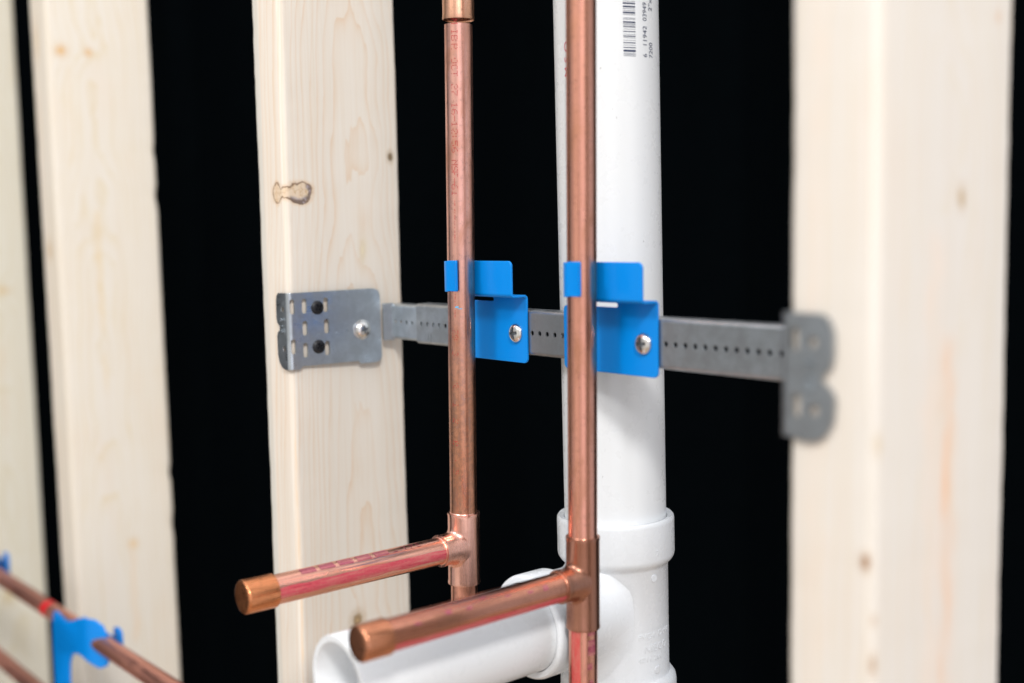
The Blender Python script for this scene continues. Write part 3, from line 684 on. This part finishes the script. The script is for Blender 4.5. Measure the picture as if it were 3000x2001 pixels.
# branch hub
lathe(bm, [(26.0, -40), (27.0, -47.5), (28.2, -49.5), (28.7, -51), (28.7, -67.6), (28.3, -69.0), (27.5, -69.8), (26.0, -69.9), (24.6, -69.3), (24.4, -66)], (0, 0, ZB), 'Y', 96)
fit_ = from_bm('tee_fitting', bm, M['pvc_fit'], drain, angle=35)
bm = bmesh.new(); y0, y1 = -75 - 114, -50
lathe(bm, [(24.15, y1), (24.15, y1 - 40), (24.15, y0 + 50), (24.15, y0 + .6), (23.7, y0), (20.9, y0), (20.4, y0 + .6), (20.4, y0 + 60), (20.4, y1)], (0, 0, ZB), 'Y', 128)
br = from_bm('branch_pipe', bm, M['pvc'], drain, angle=50)
def wrapz(bm, r, a0, z0, up_=True):
    """text laid on the pipe reading upward, glyph tops towards smaller angles"""
    for v in bm.verts:
        a = math.radians(a0) - v.co.y / r; rr = r + .10 + max(0, v.co.z); v.co = Vector((rr * math.cos(a), rr * math.sin(a), z0 + v.co.x))
    return bm
LX = 1 / 1.0
def line(s, size, a0, z0, z1, sp=1.0):
    t_ = text_bm(s, size, .0, sp); mx = max(v.co.x for v in t_.verts); mn = min(v.co.x for v in t_.verts)
    for v in t_.verts: v.co.x = (v.co.x - mn) * (z1 - z0) / (mx - mn)
    return wrapz(t_, RP_, a0, z0)
bm = line('6', 4.3, 3.3, 150.0, 151.8)
for a_ in (('11942', 4.3, 3.4, 156.4, 166.6), ('03949', 4.3, 3.4, 169.3, 179.1), ('4', 4.3, 3.4, 184.0, 185.8)): join_bm(bm, line(*a_))
join_bm(bm, line('7200', 4.7, 13.4, 150.0, 158.2)); join_bm(bm, line('2"x10\'', 4.7, 13.2, 175.0, 187.5))
from_bm('lettering', bm, M['print'], up, smooth=False)
bm = bmesh.new()
for yc, th in ((1298, 11), (1268, 11), (1240, 11), (1180, 58), (1105, 25), (1050, 10), (995, 27), (940, 10), (880, 10), (842, 28), (800, 10), (735, 25), (680, 10), (625, 27), (588, 11), (558, 13), (518, 40), (455, 11), (424, 12), (347, 11), (300, 45), (255, 11), (210, 11), (160, 44), (85, 42), (35, 11), (-20, 11), (-50, 40), (-110, 12), (-150, 11), (-180, 11), (-215, 11)):
    z = 149.9 + (1305 - yc) / 1270 * 29.1; h = th / 1270 * 29.1 * .82 / 2
    wrap_patch(bm, RP_ + .10, -26.6, -12.3, z - h, z + h, na=10)
from_bm('barcode', bm, M['print'], up)
bm = bmesh.new()                                            # red factory print peeking out left of the near riser
t_ = text_bm('M S O', 5, .0)
for v in t_.verts: v.co = Vector((v.co.x * 1.5, v.co.y, 0))
wrapz(t_, RP_, -89.5, 141); join_bm(bm, t_); from_bm('red_lettering', bm, M['print_red'], up, smooth=False)
bm = bmesh.new()
t_ = text_bm('IC 1', 5, .0)
for v in t_.verts:
    a = math.radians(103) + v.co.y / 24.15; v.co = Vector((24.2 * math.cos(a), y0 + 8 + v.co.x * 1.3, ZB + 24.2 * math.sin(a)))
join_bm(bm, t_); from_bm('red_lettering', bm, M['print_red'], br, smooth=False)
# raised lettering and gate marks on the fitting
def raise_(s, size, a0, z0, RR, sc=1.0):
    t_ = text_bm(s, size, .22, 1.05)
    for v in t_.verts:
        a = math.radians(a0) + v.co.x / RR; rr = RR + .02 + max(-.1, v.co.z + .03); v.co = Vector((rr * math.cos(a), rr * math.sin(a), z0 + v.co.y))
    return t_
bm = raise_('PVC-I  DWV', 4.6, -22, -173.2, 29.85)
for a_ in (('NIBCO', 6.0, -15, -181.2, 29.85), ('4811 2x1', 4.4, -22, -187.4 + 1.0, 29.85)): join_bm(bm, raise_(*a_))
for z_ in (-168.6,): wrap_patch(bm, 29.97, -27, 30, z_, z_ + .45, na=24)
from_bm('raised_lettering', bm, M['pvc_fit'], fit_, smooth=False)
from_bm('size_mark', raise_('2', 4.2, -3.6, -125.0, 33.95), M['pvc_fit'], fit_, smooth=False)
for a0, zc_, RR in ((.3, -139.3, 29.85), (-56.7, -168.4, 29.85), (3.3, -192.6, 29.85)):
    bm = bmesh.new(); prof = [(0, .55), (1.4, .55), (1.9, .6), (2.25, .45), (2.4, -.4)]; a = math.radians(a0); seg = 24
    if RR > 33: prof = [(0, .12), (1.6, .12), (2.0, .3), (2.3, .12), (2.4, -.4)]
    n_ = Vector((math.cos(a), math.sin(a), 0)); t_ = Vector((-math.sin(a), math.cos(a), 0)); rings = []
    for (q, h) in prof:
        rings.append([bm.verts.new(n_ * (RR - .1 + h) + t_ * (q * math.cos(2 * PI * k / seg)) + Vector((0, 0, zc_ + q * math.sin(2 * PI * k / seg)))) for k in range(seg if q else 1)])
    for r0, r1 in zip(rings, rings[1:]):
        for k in range(seg):
            l = (k + 1) % seg
            if len(r0) == 1: bm.faces.new((r0[0], r1[k], r1[l]))
            else: bm.faces.new((r0[k], r0[l], r1[l], r1[k]))
    from_bm('gate_mark', bm, M['pvc_fit'], fit_)

# ------------------------------------------------------------------ blurred copper tubes low at left
def htube(x0, x1, z0, z1, y, r, label, mark):
    L = math.hypot(x1 - x0, z1 - z0); ang = math.atan2(z1 - z0, x1 - x0)
    root = tag(empty('copper_tube', (x0, y, z0), (0, -ang, 0)), label, 'copper pipe', 'thin copper tubes crossing the left studs')
    bm = bmesh.new(); wave_tube(bm, r, 0, L, (0, 0, 0), 'X', 48, 20); t_ = from_bm('tube', bm, M['copper_far'], root)
    if mark:
        bm = bmesh.new(); lathe(bm, [(r + .11, mark[0]), (r + .11, mark[1])], (0, 0, 0), 'X', 48); from_bm('red_mark', bm, M['red_mark'], t_)
        bm = bmesh.new(); wrap_patch(bm, r + .09, -150, -110, mark[1] + 3, L - 2, (0, 0, 0), 'X', nh=20, wob=6); from_bm('red_stripe', bm, M['red_ink'], t_)
htube(-700, -60, -281.0, -264.5, -30, 7.4, 'upper blurred copper tube crossing the left studs, red mark beside its blue clip', (289, 303))
htube(-700, -60, -369.5, -354, -30, 7.4, 'lower blurred copper tube leaving the bottom left corner', None)
# blue clip on the upper tube
def clip(dx, label, mat=M['blue']):
    root = tag(empty('tube_clip', (-352 + dx, -40, -420)), label, 'pipe clip', 'blue clips on the thin copper tubes')
    out = [(-375, -440), (-334, -440), (-334, -312), (-331, -299), (-324, -290), (-312, -286), (-298, -285), (-284, -287), (-273, -289), (-267, -286), (-265, -279), (-266, -262), (-269, -253), (-277, -249), (-290, -250), (-305, -254), (-320, -260), (-335, -264), (-350, -263), (-360, -261), (-367, -264), (-371, -272), (-373, -300)]
    bm = sheet(out, [circ(-352, -330, 3, 16)], 1.6, .3, [('u', -300 + 3 * i) for i in range(11)], lambda u, v, w: (u + dx, -38.5 - w + (0 if u < -296 else .010 * (u + 296) ** 2), v))
    for v in bm.verts: v.co -= Vector((-352 + dx, -40, -420))
    from_bm('clip_plate', bm, mat, root)
    bm = bmesh.new()                                      # saddle wrapping behind the tube with a short ear above
    RH = 8.6
    b2 = sheet([(-350, -280), (-262, -280), (-260, -276), (-260, -261), (-262, -257.5), (-268, -256.5), (-275, -258), (-278, -263), (-278, -268), (-350, -268)], (), 1.6, .3, (), lambda u, v, w: (u + dx, -19.5 - w, v))
    for v in b2.verts: v.co -= Vector((-352 + dx, -40, -420))
    join_bm(bm, b2); from_bm('back_strap', bm, mat, root)
    return root
clip(0, 'blurred blue clip on the upper copper tube by its red mark')
clip(-304, 'blue clip fragment peeking in at the left picture edge')
# plain bar the clips are screwed to, below the picture
bar_ = tag(empty('mounting_bar', (-500, -36, -420)), 'steel mounting bar under the blue clips, below the left studs', 'mounting bar')
bm = sheet(rrect(-360, -14, 470, 14, 2), (), 2.0, .2, mapf=lambda u, v, w: (u, w, v)); from_bm('bar', bm, M['galv_d'], bar_)
for xx in (55, 460, -320):
    bm = sheet(rrect(-9, -11, 9, 11, 1), (), 33.0, .3, mapf=lambda u, v, w: (xx + u, 18.2 + w, v)); from_bm('spacer', bm, M['galv_d'], bar_)
